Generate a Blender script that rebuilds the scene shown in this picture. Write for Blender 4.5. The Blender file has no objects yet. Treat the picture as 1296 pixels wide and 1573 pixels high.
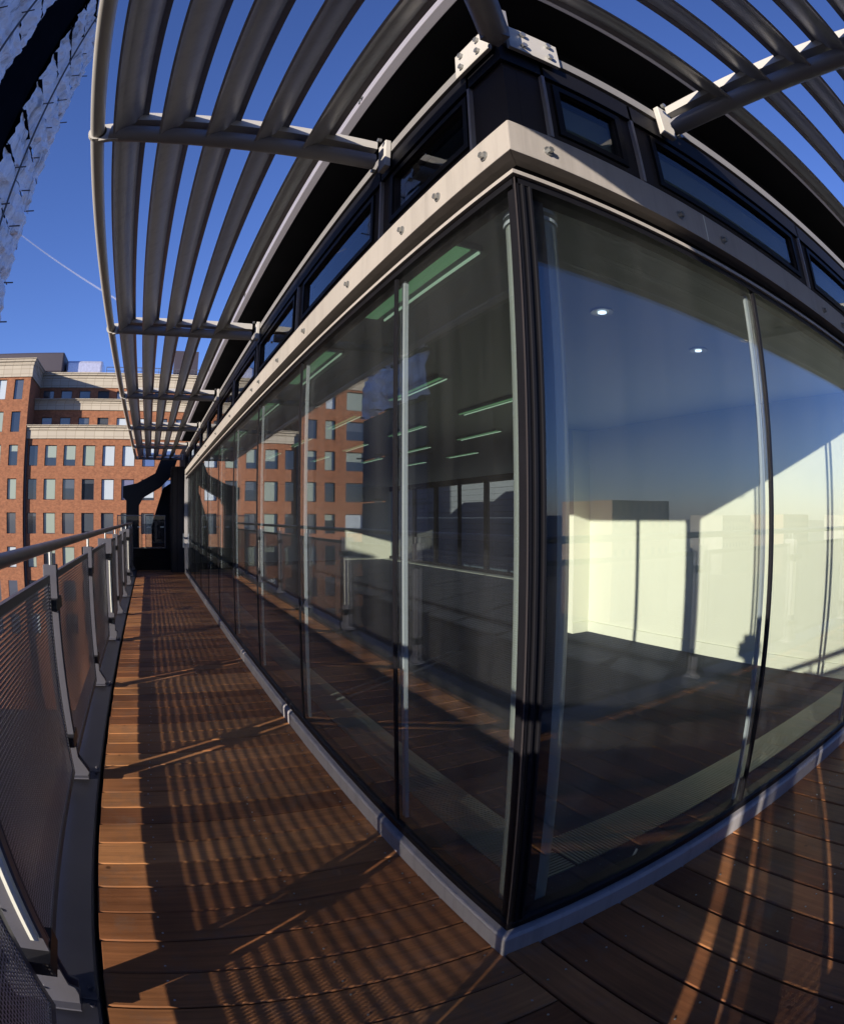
import bpy, math, random
from math import sin, cos, tan, pi, radians, sqrt, atan2
from mathutils import Vector, Matrix
random.seed(7)
S = 0.78                       # modelling units -> metres
sc = bpy.context.scene
col = sc.collection
# ------------------------------------------------------------------ camera
cam = bpy.data.cameras.new('camera'); co = bpy.data.objects.new('camera', cam); col.objects.link(co)
cam.type = 'PANO'; cam.panorama_type = 'FISHEYE_LENS_POLYNOMIAL'
cam.sensor_fit = 'AUTO'; cam.sensor_width = 36.0; cam.sensor_height = 36.0
kk = (1573 / 36.0) / 892.193
for i, v in enumerate((0.0, -kk, 0.0, 0.0318 * kk ** 3, -0.1028 * kk ** 4)):
    setattr(cam, 'fisheye_polynomial_k%d' % i, v)
cam.fisheye_fov = radians(200); cam.clip_start = 0.01; cam.clip_end = 30000
yw, pt, rl = radians(26.789), radians(-0.609), radians(-0.021)
fwd = Vector((sin(yw) * cos(pt), cos(yw) * cos(pt), sin(-pt) * -1 * -1))
rx = Matrix.Rotation(-yw, 4, 'Z') @ Matrix.Rotation(pi / 2 - pt, 4, 'X')
co.matrix_world = Matrix.Translation((0, 0, 1.6 * S)) @ rx @ Matrix.Rotation(-rl, 4, 'Z')
sc.camera = co
# ------------------------------------------------------------------ light
SAZ, SEL = radians(30.7), radians(12.3)
sd = Vector((-cos(SAZ) * cos(SEL), -sin(SAZ) * cos(SEL), sin(SEL)))
w = bpy.data.worlds.new("World"); sc.world = w; w.use_nodes = True
nt = w.node_tree; sky = nt.nodes.new('ShaderNodeTexSky'); sky.sky_type = 'NISHITA'; sky.sun_disc = False
sky.sun_elevation = SEL; sky.sun_rotation = atan2(sd.x, sd.y); sky.air_density = 1.0; sky.dust_density = 0.3; sky.ozone_density = 3.0
bg = nt.nodes['Background']
tint = nt.nodes.new('ShaderNodeMix'); tint.data_type = 'RGBA'; tint.blend_type = 'MULTIPLY'; tint.inputs[0].default_value = 1
tint.inputs[7].default_value = (0.86, 0.93, 1.52, 1)
nt.links.new(sky.outputs[0], tint.inputs[6]); nt.links.new(tint.outputs[2], bg.inputs[0]); bg.inputs[1].default_value = 0.075
sl = bpy.data.lights.new('sun', 'SUN'); so = bpy.data.objects.new('sun', sl); col.objects.link(so)
sl.energy = 5.0; sl.angle = radians(0.5); sl.color = (1.0, 0.88, 0.74)
so.rotation_euler = sd.to_track_quat('Z', 'Y').to_euler(); so.location = sd * 60
sc.view_settings.view_transform = 'Standard'; sc.view_settings.look = 'None'
sc.view_settings.exposure = 1.0; sc.view_settings.gamma = 1.0
cy = sc.cycles
cy.max_bounces = 10; cy.transparent_max_bounces = 40; cy.glossy_bounces = 6; cy.diffuse_bounces = 4
cy.caustics_reflective = False; cy.caustics_refractive = False; cy.use_denoising = True
cy.sample_clamp_indirect = 6

# ------------------------------------------------------------------ materials
def mat(name):
    m = bpy.data.materials.new(name); m.use_nodes = True
    return m, m.node_tree, m.node_tree.nodes['Principled BSDF']
def N(t, k, **a):
    n = t.nodes.new(k)
    for x, y in a.items(): setattr(n, x, y)
    return n
def paint(name, c, rough=.45, metal=0.0, var=.08, scale=6, bump=0.0, spec=.5, coat=0, streak=0):
    m, t, b = mat(name)
    tc = N(t, 'ShaderNodeTexCoord'); nz = N(t, 'ShaderNodeTexNoise'); nz.inputs['Scale'].default_value = scale; nz.inputs['Detail'].default_value = 6
    t.links.new(tc.outputs['Object'], nz.inputs['Vector'])
    mx = N(t, 'ShaderNodeMix', data_type='RGBA')
    mx.inputs[6].default_value = (*[v * (1 - var) for v in c], 1); mx.inputs[7].default_value = (*[min(1, v * (1 + var)) for v in c], 1)
    t.links.new(nz.outputs[0], mx.inputs[0]); src = mx
    if streak:
        mp = N(t, 'ShaderNodeMapping'); mp.inputs['Scale'].default_value = (14, 14, 1.2); t.links.new(tc.outputs['Object'], mp.inputs[0])
        ns = N(t, 'ShaderNodeTexNoise'); ns.inputs['Scale'].default_value = 1; ns.inputs['Detail'].default_value = 6; ns.inputs['Roughness'].default_value = .7; t.links.new(mp.outputs[0], ns.inputs['Vector'])
        rs = N(t, 'ShaderNodeMapRange'); rs.inputs[1].default_value = .48; rs.inputs[2].default_value = .75; rs.inputs[3].default_value = 1; rs.inputs[4].default_value = 1 - streak; t.links.new(ns.outputs[0], rs.inputs[0])
        ms = N(t, 'ShaderNodeMix', data_type='RGBA', blend_type='MULTIPLY'); ms.inputs[0].default_value = 1; t.links.new(mx.outputs[2], ms.inputs[6]); t.links.new(rs.outputs[0], ms.inputs[7]); src = ms
    t.links.new(src.outputs[2], b.inputs['Base Color'])
    mr = N(t, 'ShaderNodeMapRange'); mr.inputs[3].default_value = rough * .8; mr.inputs[4].default_value = min(1, rough * 1.25)
    t.links.new(nz.outputs[0], mr.inputs[0]); t.links.new(mr.outputs[0], b.inputs['Roughness'])
    b.inputs['Metallic'].default_value = metal; b.inputs['Specular IOR Level'].default_value = spec; b.inputs['Coat Weight'].default_value = coat
    if bump:
        bp = N(t, 'ShaderNodeBump'); bp.inputs['Strength'].default_value = bump; bp.inputs['Distance'].default_value = .01
        t.links.new(nz.outputs[0], bp.inputs['Height']); t.links.new(bp.outputs[0], b.inputs['Normal'])
    return m
M = {}
M['blade'] = paint('blade_paint', (.25, .26, .295), .36, .15, .08, 3, spec=.8, streak=.25)
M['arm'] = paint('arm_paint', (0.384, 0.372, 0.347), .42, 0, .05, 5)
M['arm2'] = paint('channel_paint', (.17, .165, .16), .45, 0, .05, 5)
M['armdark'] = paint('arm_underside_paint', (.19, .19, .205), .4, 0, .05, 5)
M['transom'] = paint('transom_paint', (.29, .27, .25), .5, 0, .10, 1.5, streak=.22)
M['sill'] = paint('sill_paint', (.25, .245, .255), .45, 0, .08, 8, streak=.3)
M['black'] = paint('black_frame', (.007, .007, .009), .45, 0, .2, 5, spec=.15)
M['soffit'] = paint('soffit_black', (.006, .006, .008), .8, 0, .3, 2, spec=.15)
M['casing'] = paint('dark_casing', (.030, .026, .027), .6, 0, .1, 4, spec=.2)
M['bluegrey'] = paint('gutter_paint', (.24, .235, .27), .4, 0, .05, 3)
M['steel'] = paint('rail_paint', (.075, .075, .09), .38, .1, .1, 9)
M['rail'] = paint('handrail_paint', (.075, .075, .09), .34, .1, .1, 9)
M['kerb'] = paint('kerb_sheet', (.05, .05, .062), .42, .2, .35, 3, .05)
M['clamp'] = paint('black_clamp', (.01, .01, .012), .5)
M['bolt'] = paint('bolt_zinc', (.35, .36, .36), .3, .8)
M['white'] = paint('white_strip', (.60, .62, .56), .4)
M['cream'] = paint('cream_plaster', (.55, .565, .44), .7, 0, .03, 1.5)
M['ceil'] = paint('ceiling_plaster', (.24, .275, .29), .8, 0, .04, 1)
M['inner'] = paint('inner_aluminium', (.27, .30, .31), .4)
M['carpet'] = paint('carpet', (.024, .030, .044), .95, 0, .25, 60, .1, spec=.15)
M['column'] = paint('column_paint', (.17, .19, .17), .45)
M['grille'] = paint('grille_bar', (.26, .29, .25), .35, .5)
M['stone'] = paint('stone_trim', (.60, .55, .45), .8, 0, .12, 1.2, .1)
M['frame'] = paint('window_frame', (.03, .03, .04), .4)
M['roofdark'] = paint('plant_room_cladding', (.035, .03, .045), .6)
M['foil'] = paint('foil_lagging', (.6, .6, .68), .3, .6, .3, 4, .8)
M['concrete'] = paint('concrete', (.22, .21, .20), .9, 0, .2, 2, .2)
M['ground'] = paint('city_ground', (.10, .10, .095), .95, 0, .5, .02)
M['wood_b'] = paint('scaffold_board', (.07, .055, .05), .9, 0, .3, 3)
M['tube'] = paint('scaffold_tube', (.10, .09, .09), .5, .5, .3, 6)
M['cloth'] = paint('dark_coat', (.03, .03, .04), .9)
M['skin'] = paint('skin', (.5, .3, .22), .6)
def gridded(name, c, wc):
    m, t, b = mat(name)
    tc = N(t, 'ShaderNodeTexCoord'); sp = N(t, 'ShaderNodeSeparateXYZ'); t.links.new(tc.outputs['Object'], sp.inputs[0])
    cb = N(t, 'ShaderNodeCombineXYZ'); t.links.new(sp.outputs[0], cb.inputs[0]); t.links.new(sp.outputs[2], cb.inputs[1])
    bt = N(t, 'ShaderNodeTexBrick'); bt.offset = 0; bt.inputs['Scale'].default_value = 1; bt.inputs['Brick Width'].default_value = 2.4; bt.inputs['Row Height'].default_value = 3.1; bt.inputs['Mortar Size'].default_value = .7; bt.inputs['Mortar Smooth'].default_value = 0
    bt.inputs['Color1'].default_value = (*wc, 1); bt.inputs['Color2'].default_value = (*[v * 1.8 for v in wc], 1); bt.inputs['Mortar'].default_value = (*c, 1)
    t.links.new(cb.outputs[0], bt.inputs['Vector']); t.links.new(bt.outputs[0], b.inputs['Base Color']); b.inputs['Roughness'].default_value = .8
    return m
M['louvreback'] = gridded('skyline_facade', (.26, .18, .12), (.05, .05, .06))
M['pale'] = paint('pale_facade', (.11, .115, .12), .9, 0, .3, .3)
M['palegrid'] = gridded('pale_skyline_facade', (.28, .27, .24), (.05, .06, .08))
M['blindgrey'] = paint('grey_green_blind', (.14, .145, .115), .8)
M['netting'] = paint('dark_netting', (.03, .035, .06), .8, 0, .5, 1.5)
M['black_matt'] = paint('tower_dark', (.005, .006, .009), 1, 0, .3, 1, spec=0)

def wood():
    m, t, b = mat('deck_hardwood')
    tc = N(t, 'ShaderNodeTexCoord'); g = N(t, 'ShaderNodeNewGeometry')
    sep = N(t, 'ShaderNodeSeparateXYZ'); t.links.new(tc.outputs['Object'], sep.inputs[0])
    # grain stretched along each board; which way a board runs is stored per face
    at = N(t, 'ShaderNodeAttribute'); at.attribute_name = 'along_y'
    mpx = N(t, 'ShaderNodeMapping'); mpx.inputs['Scale'].default_value = (2.2, 60, 30)
    mpy = N(t, 'ShaderNodeMapping'); mpy.inputs['Scale'].default_value = (60, 2.2, 30)
    for q in (mpx, mpy): t.links.new(tc.outputs['Object'], q.inputs[0])
    mv = N(t, 'ShaderNodeMix', data_type='VECTOR'); t.links.new(at.outputs['Fac'], mv.inputs[0])
    t.links.new(mpx.outputs[0], mv.inputs[4]); t.links.new(mpy.outputs[0], mv.inputs[5])
    off = N(t, 'ShaderNodeVectorMath', operation='ADD'); sc_ = N(t, 'ShaderNodeMath', operation='MULTIPLY'); sc_.inputs[1].default_value = 50
    t.links.new(g.outputs['Random Per Island'], sc_.inputs[0]); t.links.new(mv.outputs[1], off.inputs[0]); t.links.new(sc_.outputs[0], off.inputs[1])
    n1 = N(t, 'ShaderNodeTexNoise'); n1.inputs['Scale'].default_value = 1; n1.inputs['Detail'].default_value = 8; n1.inputs['Roughness'].default_value = .65
    t.links.new(off.outputs[0], n1.inputs['Vector'])
    rp = N(t, 'ShaderNodeValToRGB'); e = rp.color_ramp.elements
    e[0].position = 0; e[0].color = (.14, .055, .023, 1); e[1].position = 1; e[1].color = (.46, .215, .085, 1)
    e2 = e.new(.35); e2.color = (.27, .11, .043, 1); e3 = e.new(.7); e3.color = (.34, .153, .06, 1)
    t.links.new(g.outputs['Random Per Island'], rp.inputs[0])
    rr = N(t, 'ShaderNodeMapRange'); rr.inputs[1].default_value = .25; rr.inputs[2].default_value = .75; rr.inputs[3].default_value = .62; rr.inputs[4].default_value = 1.25
    t.links.new(n1.outputs[0], rr.inputs[0])
    mu = N(t, 'ShaderNodeMix', data_type='RGBA', blend_type='MULTIPLY'); mu.inputs[0].default_value = 1
    t.links.new(rp.outputs[0], mu.inputs[6]); t.links.new(rr.outputs[0], mu.inputs[7])
    n2 = N(t, 'ShaderNodeTexNoise'); n2.inputs['Scale'].default_value = 2.0; n2.inputs['Detail'].default_value = 4; t.links.new(tc.outputs['Object'], n2.inputs['Vector'])
    r2 = N(t, 'ShaderNodeMapRange'); r2.inputs[1].default_value = .3; r2.inputs[2].default_value = .7; r2.inputs[3].default_value = .6; r2.inputs[4].default_value = 1.25; t.links.new(n2.outputs[0], r2.inputs[0])
    m2 = N(t, 'ShaderNodeMix', data_type='RGBA', blend_type='MULTIPLY'); m2.inputs[0].default_value = 1
    t.links.new(mu.outputs[2], m2.inputs[6]); t.links.new(r2.outputs[0], m2.inputs[7])
    n3 = N(t, 'ShaderNodeTexNoise'); n3.inputs['Scale'].default_value = 5.5; n3.inputs['Detail'].default_value = 10; n3.inputs['Roughness'].default_value = .75; t.links.new(tc.outputs['Object'], n3.inputs['Vector'])
    r3 = N(t, 'ShaderNodeMapRange'); r3.inputs[1].default_value = .52; r3.inputs[2].default_value = .72; r3.inputs[3].default_value = 0; r3.inputs[4].default_value = .55; t.links.new(n3.outputs[0], r3.inputs[0])
    m3 = N(t, 'ShaderNodeMix', data_type='RGBA'); m3.inputs[7].default_value = (.13, .105, .085, 1); t.links.new(r3.outputs[0], m3.inputs[0]); t.links.new(m2.outputs[2], m3.inputs[6])
    vk = N(t, 'ShaderNodeTexVoronoi'); vk.inputs['Scale'].default_value = 5; t.links.new(tc.outputs['Object'], vk.inputs['Vector'])
    rk = N(t, 'ShaderNodeMapRange'); rk.inputs[1].default_value = .03; rk.inputs[2].default_value = .07; rk.inputs[3].default_value = .35; rk.inputs[4].default_value = 1; t.links.new(vk.outputs['Distance'], rk.inputs[0])
    m4 = N(t, 'ShaderNodeMix', data_type='RGBA', blend_type='MULTIPLY'); m4.inputs[0].default_value = 1; t.links.new(m3.outputs[2], m4.inputs[6]); t.links.new(rk.outputs[0], m4.inputs[7])
    t.links.new(m4.outputs[2], b.inputs['Base Color'])
    bp = N(t, 'ShaderNodeBump'); bp.inputs['Strength'].default_value = .35; bp.inputs['Distance'].default_value = .004
    t.links.new(n1.outputs[0], bp.inputs['Height']); t.links.new(bp.outputs[0], b.inputs['Normal'])
    b.inputs['Roughness'].default_value = .55; b.inputs['Specular IOR Level'].default_value = .22
    return m
M['wood'] = wood()

def brick():
    m, t, b = mat('orange_brick')
    tc = N(t, 'ShaderNodeTexCoord'); sp = N(t, 'ShaderNodeSeparateXYZ'); t.links.new(tc.outputs['Object'], sp.inputs[0])
    ad = N(t, 'ShaderNodeMath', operation='ADD'); t.links.new(sp.outputs[0], ad.inputs[0]); t.links.new(sp.outputs[1], ad.inputs[1])
    cb = N(t, 'ShaderNodeCombineXYZ'); t.links.new(ad.outputs[0], cb.inputs[0]); t.links.new(sp.outputs[2], cb.inputs[1])
    bt = N(t, 'ShaderNodeTexBrick'); bt.inputs['Scale'].default_value = 1; bt.inputs['Brick Width'].default_value = .225; bt.inputs['Row Height'].default_value = .075
    bt.inputs['Mortar Size'].default_value = .008; bt.inputs['Color1'].default_value = (.21, .07, .03, 1); bt.inputs['Color2'].default_value = (.29, .11, .048, 1); bt.inputs['Mortar'].default_value = (.20, .12, .075, 1)
    t.links.new(cb.outputs[0], bt.inputs['Vector'])
    n = N(t, 'ShaderNodeTexNoise'); n.inputs['Scale'].default_value = 2.5; n.inputs['Detail'].default_value = 12; n.inputs['Roughness'].default_value = .75; t.links.new(tc.outputs['Object'], n.inputs['Vector'])
    r = N(t, 'ShaderNodeMapRange'); r.inputs[1].default_value = .3; r.inputs[2].default_value = .7; r.inputs[3].default_value = .62; r.inputs[4].default_value = 1.3; t.links.new(n.outputs[0], r.inputs[0])
    mu = N(t, 'ShaderNodeMix', data_type='RGBA', blend_type='MULTIPLY'); mu.inputs[0].default_value = 1; t.links.new(bt.outputs[0], mu.inputs[6]); t.links.new(r.outputs[0], mu.inputs[7])
    t.links.new(mu.outputs[2], b.inputs['Base Color']); b.inputs['Roughness'].default_value = .9
    return m
M['brick'] = brick()

def block_stone():
    m, t, b = mat('cornice_stone')
    tc = N(t, 'ShaderNodeTexCoord'); sp = N(t, 'ShaderNodeSeparateXYZ'); t.links.new(tc.outputs['Object'], sp.inputs[0])
    ad = N(t, 'ShaderNodeMath', operation='ADD'); t.links.new(sp.outputs[0], ad.inputs[0]); t.links.new(sp.outputs[1], ad.inputs[1])
    cb = N(t, 'ShaderNodeCombineXYZ'); t.links.new(ad.outputs[0], cb.inputs[0]); t.links.new(sp.outputs[2], cb.inputs[1])
    bt = N(t, 'ShaderNodeTexBrick'); bt.offset = 0; bt.inputs['Scale'].default_value = 1; bt.inputs['Brick Width'].default_value = 1.1; bt.inputs['Row Height'].default_value = .55
    bt.inputs['Mortar Size'].default_value = .03; bt.inputs['Color1'].default_value = (.36, .325, .265, 1); bt.inputs['Color2'].default_value = (.40, .365, .295, 1); bt.inputs['Mortar'].default_value = (.25, .215, .165, 1)
    t.links.new(cb.outputs[0], bt.inputs['Vector']); t.links.new(bt.outputs[0], b.inputs['Base Color']); b.inputs['Roughness'].default_value = .85
    return m
M['cornice'] = block_stone()

def glass(name, tint, ior, wav=.0):
    m, t, b = mat(name); t.nodes.remove(b); out = t.nodes['Material Output']
    tr = N(t, 'ShaderNodeBsdfTransparent'); tr.inputs[0].default_value = (*tint, 1)
    gl = N(t, 'ShaderNodeBsdfGlossy'); gl.inputs['Roughness'].default_value = .0; gl.inputs[0].default_value = (.97, .99, 1, 1)
    fr = N(t, 'ShaderNodeFresnel'); fr.inputs['IOR'].default_value = ior
    g = N(t, 'ShaderNodeNewGeometry'); inv = N(t, 'ShaderNodeMath', operation='SUBTRACT'); inv.inputs[0].default_value = 1; t.links.new(g.outputs['Backfacing'], inv.inputs[1])
    mu = N(t, 'ShaderNodeMath', operation='MULTIPLY'); t.links.new(fr.outputs[0], mu.inputs[0]); t.links.new(inv.outputs[0], mu.inputs[1])
    if wav:
        tc = N(t, 'ShaderNodeTexCoord'); nz = N(t, 'ShaderNodeTexNoise'); nz.inputs['Scale'].default_value = .9; nz.inputs['Detail'].default_value = 1
        t.links.new(tc.outputs['Object'], nz.inputs['Vector'])
        bp = N(t, 'ShaderNodeBump'); bp.inputs['Strength'].default_value = 1; bp.inputs['Distance'].default_value = wav
        t.links.new(nz.outputs[0], bp.inputs['Height']); t.links.new(bp.outputs[0], gl.inputs['Normal'])
    mx = N(t, 'ShaderNodeMixShader'); t.links.new(mu.outputs[0], mx.inputs[0]); t.links.new(tr.outputs[0], mx.inputs[1]); t.links.new(gl.outputs[0], mx.inputs[2])
    if wav:
        mp = N(t, 'ShaderNodeMapping'); mp.inputs['Scale'].default_value = (7, 7, .7); t.links.new(tc.outputs['Object'], mp.inputs[0])
        d1 = N(t, 'ShaderNodeTexNoise'); d1.inputs['Scale'].default_value = 1.0; d1.inputs['Detail'].default_value = 8; d1.inputs['Roughness'].default_value = .7; t.links.new(mp.outputs[0], d1.inputs['Vector'])
        rg = N(t, 'ShaderNodeMapRange'); rg.inputs[1].default_value = .42; rg.inputs[2].default_value = .78; rg.inputs[3].default_value = .001; rg.inputs[4].default_value = .011; t.links.new(d1.outputs[0], rg.inputs[0])
        df = N(t, 'ShaderNodeBsdfDiffuse'); df.inputs[0].default_value = (.5, .5, .5, 1)
        m3 = N(t, 'ShaderNodeMixShader'); t.links.new(rg.outputs[0], m3.inputs[0]); t.links.new(mx.outputs[0], m3.inputs[1]); t.links.new(df.outputs[0], m3.inputs[2]); mx = m3
    t.links.new(mx.outputs[0], out.inputs[0])
    return m
M['glass'] = glass('facade_glass', (.970, .984, .988), 1.70, .0012)
M['glass2'] = glass('thin_glass', (.80, .86, .88), 1.5)
def winglass(name, c, rough=.08):
    m, t, b = mat(name); b.inputs['Base Color'].default_value = (*c, 1); b.inputs['Roughness'].default_value = rough; b.inputs['Specular IOR Level'].default_value = 1.0; b.inputs['Coat Weight'].default_value = .5
    b.inputs['Coat Roughness'].default_value = .02
    return m
M['wdark'] = winglass('dark_pane', (.015, .02, .03))
M['wgrey'] = winglass('grey_pane', (.06, .07, .085))
M['wblind'] = winglass('pale_green_blind', (.24, .29, .24), .3)
M['wsky'] = winglass('white_blind', (.40, .46, .50), .3)
M['wlav'] = winglass('lavender_blind', (.13, .13, .22), .3)
M['wblue'] = winglass('blue_pane', (.07, .11, .26))

def mesh_mat(name, c):
    m, t, b = mat(name); out = t.nodes['Material Output']
    b.inputs['Base Color'].default_value = (*c, 1); b.inputs['Roughness'].default_value = .4; b.inputs['Metallic'].default_value = .2
    tc = N(t, 'ShaderNodeTexCoord'); sp = N(t, 'ShaderNodeSeparateXYZ'); t.links.new(tc.outputs['Object'], sp.inputs[0])
    P = .0150
    sxy = N(t, 'ShaderNodeMath', operation='ADD'); t.links.new(sp.outputs[0], sxy.inputs[0]); t.links.new(sp.outputs[1], sxy.inputs[1])
    def f(off):
        res = []
        for i, (o, pit) in enumerate(((sxy.outputs[0], P), (sp.outputs[2], P))):
            a = N(t, 'ShaderNodeMath', operation='MULTIPLY_ADD'); a.inputs[1].default_value = 1 / pit; a.inputs[2].default_value = off + 100; t.links.new(o, a.inputs[0])
            fr = N(t, 'ShaderNodeMath', operation='FRACT'); t.links.new(a.outputs[0], fr.inputs[0])
            s = N(t, 'ShaderNodeMath', operation='SUBTRACT'); t.links.new(fr.outputs[0], s.inputs[0]); s.inputs[1].default_value = .5
            q = N(t, 'ShaderNodeMath', operation='MULTIPLY'); t.links.new(s.outputs[0], q.inputs[0]); t.links.new(s.outputs[0], q.inputs[1]); res.append(q)
        a = N(t, 'ShaderNodeMath', operation='ADD'); t.links.new(res[0].outputs[0], a.inputs[0]); t.links.new(res[1].outputs[0], a.inputs[1])
        return a
    a1 = f(0)
    lt = N(t, 'ShaderNodeMath', operation='LESS_THAN'); t.links.new(a1.outputs[0], lt.inputs[0]); lt.inputs[1].default_value = .412 ** 2
    tr = N(t, 'ShaderNodeBsdfTransparent'); mx = N(t, 'ShaderNodeMixShader'); t.links.new(lt.outputs[0], mx.inputs[0]); t.links.new(b.outputs[0], mx.inputs[1]); t.links.new(tr.outputs[0], mx.inputs[2])
    t.links.new(mx.outputs[0], out.inputs[0])
    return m
M['mesh'] = mesh_mat('perforated_sheet', (.30, .30, .38))
M['shadecore'] = mesh_mat('perforated_shade_core', (.02, .02, .028))  # near-black colour paints in the shade inside the perforations

def sheeting():
    m, t, b = mat('scaffold_sheeting')
    tc = N(t, 'ShaderNodeTexCoord'); n = N(t, 'ShaderNodeTexNoise'); n.inputs['Scale'].default_value = .55; n.inputs['Detail'].default_value = 7; n.inputs['Roughness'].default_value = .6; n.inputs['Distortion'].default_value = 1.6
    mp = N(t, 'ShaderNodeMapping'); mp.inputs['Scale'].default_value = (1.4, 1.4, .5); t.links.new(tc.outputs['Object'], mp.inputs[0]); t.links.new(mp.outputs[0], n.inputs['Vector'])
    r = N(t, 'ShaderNodeValToRGB'); e = r.color_ramp.elements; e[0].position = .34; e[0].color = (.30, .30, .34, 1); e[1].position = .45; e[1].color = (.80, .80, .88, 1)
    t.links.new(n.outputs[0], r.inputs[0]); t.links.new(r.outputs[0], b.inputs['Base Color'])
    bp = N(t, 'ShaderNodeBump'); bp.inputs['Strength'].default_value = 1; bp.inputs['Distance'].default_value = .5; t.links.new(n.outputs[0], bp.inputs['Height']); t.links.new(bp.outputs[0], b.inputs['Normal'])
    b.inputs['Roughness'].default_value = .28; b.inputs['Transmission Weight'].default_value = 0
    return m
M['sheet'] = sheeting()

def emis(name, c, s):
    m, t, b = mat(name); b.inputs['Base Color'].default_value = (*c, 1); b.inputs['Emission Color'].default_value = (*c, 1); b.inputs['Emission Strength'].default_value = s
    return m
M['lampgreen'] = emis('lit_reflector', (.20, .46, .22), .17)
M['lampwhite'] = emis('lit_tube', (.55, .8, .56), .26)
M['lampspot'] = emis('downlight_lamp', (.7, .85, 1), .9)
def cloudmat():
    m, t, b = mat('contrail_vapour'); b.inputs['Base Color'].default_value = (.9, .9, .92, 1); b.inputs['Roughness'].default_value = 1; b.inputs['Alpha'].default_value = .2
    return m
M['vapour'] = cloudmat()

# ------------------------------------------------------------------ mesh helpers
class MB:
    def __init__(s): s.v = []; s.f = []; s.at = []
    def swap(s): s.v = [(p[1], p[0], p[2]) for p in s.v]; return s
    def add(s, vs, fs, a=0):
        b = len(s.v); s.v += [tuple(p) for p in vs]; s.f += [tuple(b + i for i in f) for f in fs]; s.at += [a] * len(fs); return s
    def box(s, x0, x1, y0, y1, z0, z1, a=0):
        x0, x1 = min(x0, x1), max(x0, x1); y0, y1 = min(y0, y1), max(y0, y1); z0, z1 = min(z0, z1), max(z0, z1)
        return s.add([(x, y, z) for z in (z0, z1) for y in (y0, y1) for x in (x0, x1)],
                     [(0, 2, 3, 1), (4, 5, 7, 6), (0, 1, 5, 4), (2, 6, 7, 3), (0, 4, 6, 2), (1, 3, 7, 5)], a)
    def prism(s, poly, f0, f1, caps=True):
        """poly: list of 2-D points; f0, f1: functions 2-D -> 3-D for the two ends"""
        n = len(poly); vs = [f0(*p) for p in poly] + [f1(*p) for p in poly]
        fs = [(i, (i + 1) % n, n + (i + 1) % n, n + i) for i in range(n)]
        if caps: fs += [tuple(range(n))[::-1], tuple(range(n, 2 * n))]
        return s.add(vs, fs)
    def tube(s, path, r, n=12, caps=True):
        path = [Vector(p) for p in path]; rings = []
        for i, p in enumerate(path):
            d = (path[min(i + 1, len(path) - 1)] - path[max(i - 1, 0)]).normalized()
            u = d.cross(Vector((0, 0, 1)) if abs(d.z) < .9 else Vector((1, 0, 0))).normalized(); v = d.cross(u)
            rr = r[i] if isinstance(r, (list, tuple)) else r
            rings.append([p + (u * cos(2 * pi * k / n) + v * sin(2 * pi * k / n)) * rr for k in range(n)])
        b = len(s.v); vs = [q for g in rings for q in g]; fs = []
        for i in range(len(path) - 1):
            for k in range(n): fs.append((i * n + k, i * n + (k + 1) % n, (i + 1) * n + (k + 1) % n, (i + 1) * n + k))
        if caps: fs += [tuple(range(n))[::-1], tuple((len(path) - 1) * n + k for k in range(n))]
        return s.add(vs, fs)
    def build(s, name, m, parent=None, base=(0, 0, 0), smooth=False, bevel=0, attr=None):
        me = bpy.data.meshes.new(name)
        me.from_pydata([((p[0] - base[0]) * S, (p[1] - base[1]) * S, (p[2] - base[2]) * S) for p in s.v], [], s.f)
        me.materials.append(M[m] if isinstance(m, str) else m)
        if attr:
            at = me.attributes.new(attr, 'FLOAT', 'FACE'); at.data.foreach_set('value', [float(x) for x in s.at])
        import bmesh as _b
        bm = _b.new(); bm.from_mesh(me); _b.ops.recalc_face_normals(bm, faces=bm.faces); bm.to_mesh(me); bm.free()
        if smooth:
            me.polygons.foreach_set('use_smooth', [True] * len(me.polygons))
            try: me.set_sharp_from_angle(angle=radians(40))
            except Exception: pass
        o = bpy.data.objects.new(name, me); col.objects.link(o)
        if parent is None: o.location = Vector(base) * S
        else: o.parent = parent
        if bevel:
            b = o.modifiers.new('bevel', 'BEVEL'); b.width = bevel * S; b.segments = 2; b.limit_method = 'ANGLE'
        return o
def tag(o, label, cat, group=None, kind=None):
    if label: o['label'] = label
    if cat: o['category'] = cat
    if group: o['group'] = group
    if kind: o['kind'] = kind
    return o
def thing(name, label, cat, loc=(0, 0, 0), group=None):
    o = bpy.data.objects.new(name, None); col.objects.link(o); o.empty_display_size = .1
    o.location = Vector(loc) * S; o['base'] = [float(x) for x in loc]
    return tag(o, label, cat, group)
def part(mb, name, m, root, label=None, **k):
    """a part built in world units under a thing"""
    r = root
    while r.parent: r = r.parent
    b = tuple(r['base']) if 'base' in r else (0, 0, 0)
    o = mb.build(name, m, root, b, **k)
    if label: o['label'] = label
    return o
def copy_tree(o, parent=None):
    c = o.copy(); col.objects.link(c); c.parent = parent
    for ch in list(o.children): copy_tree(ch, c)
    return c
def struct(mb, name, m, label=None, **k):
    o = mb.build(name, m, **k); o['kind'] = 'structure'
    if label: o['label'] = label
    return o

# ================================================================== SETTING
struct(MB().box(-6000, 6000, -6000, 6000, -26, -25.5), 'ground', 'ground')
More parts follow.
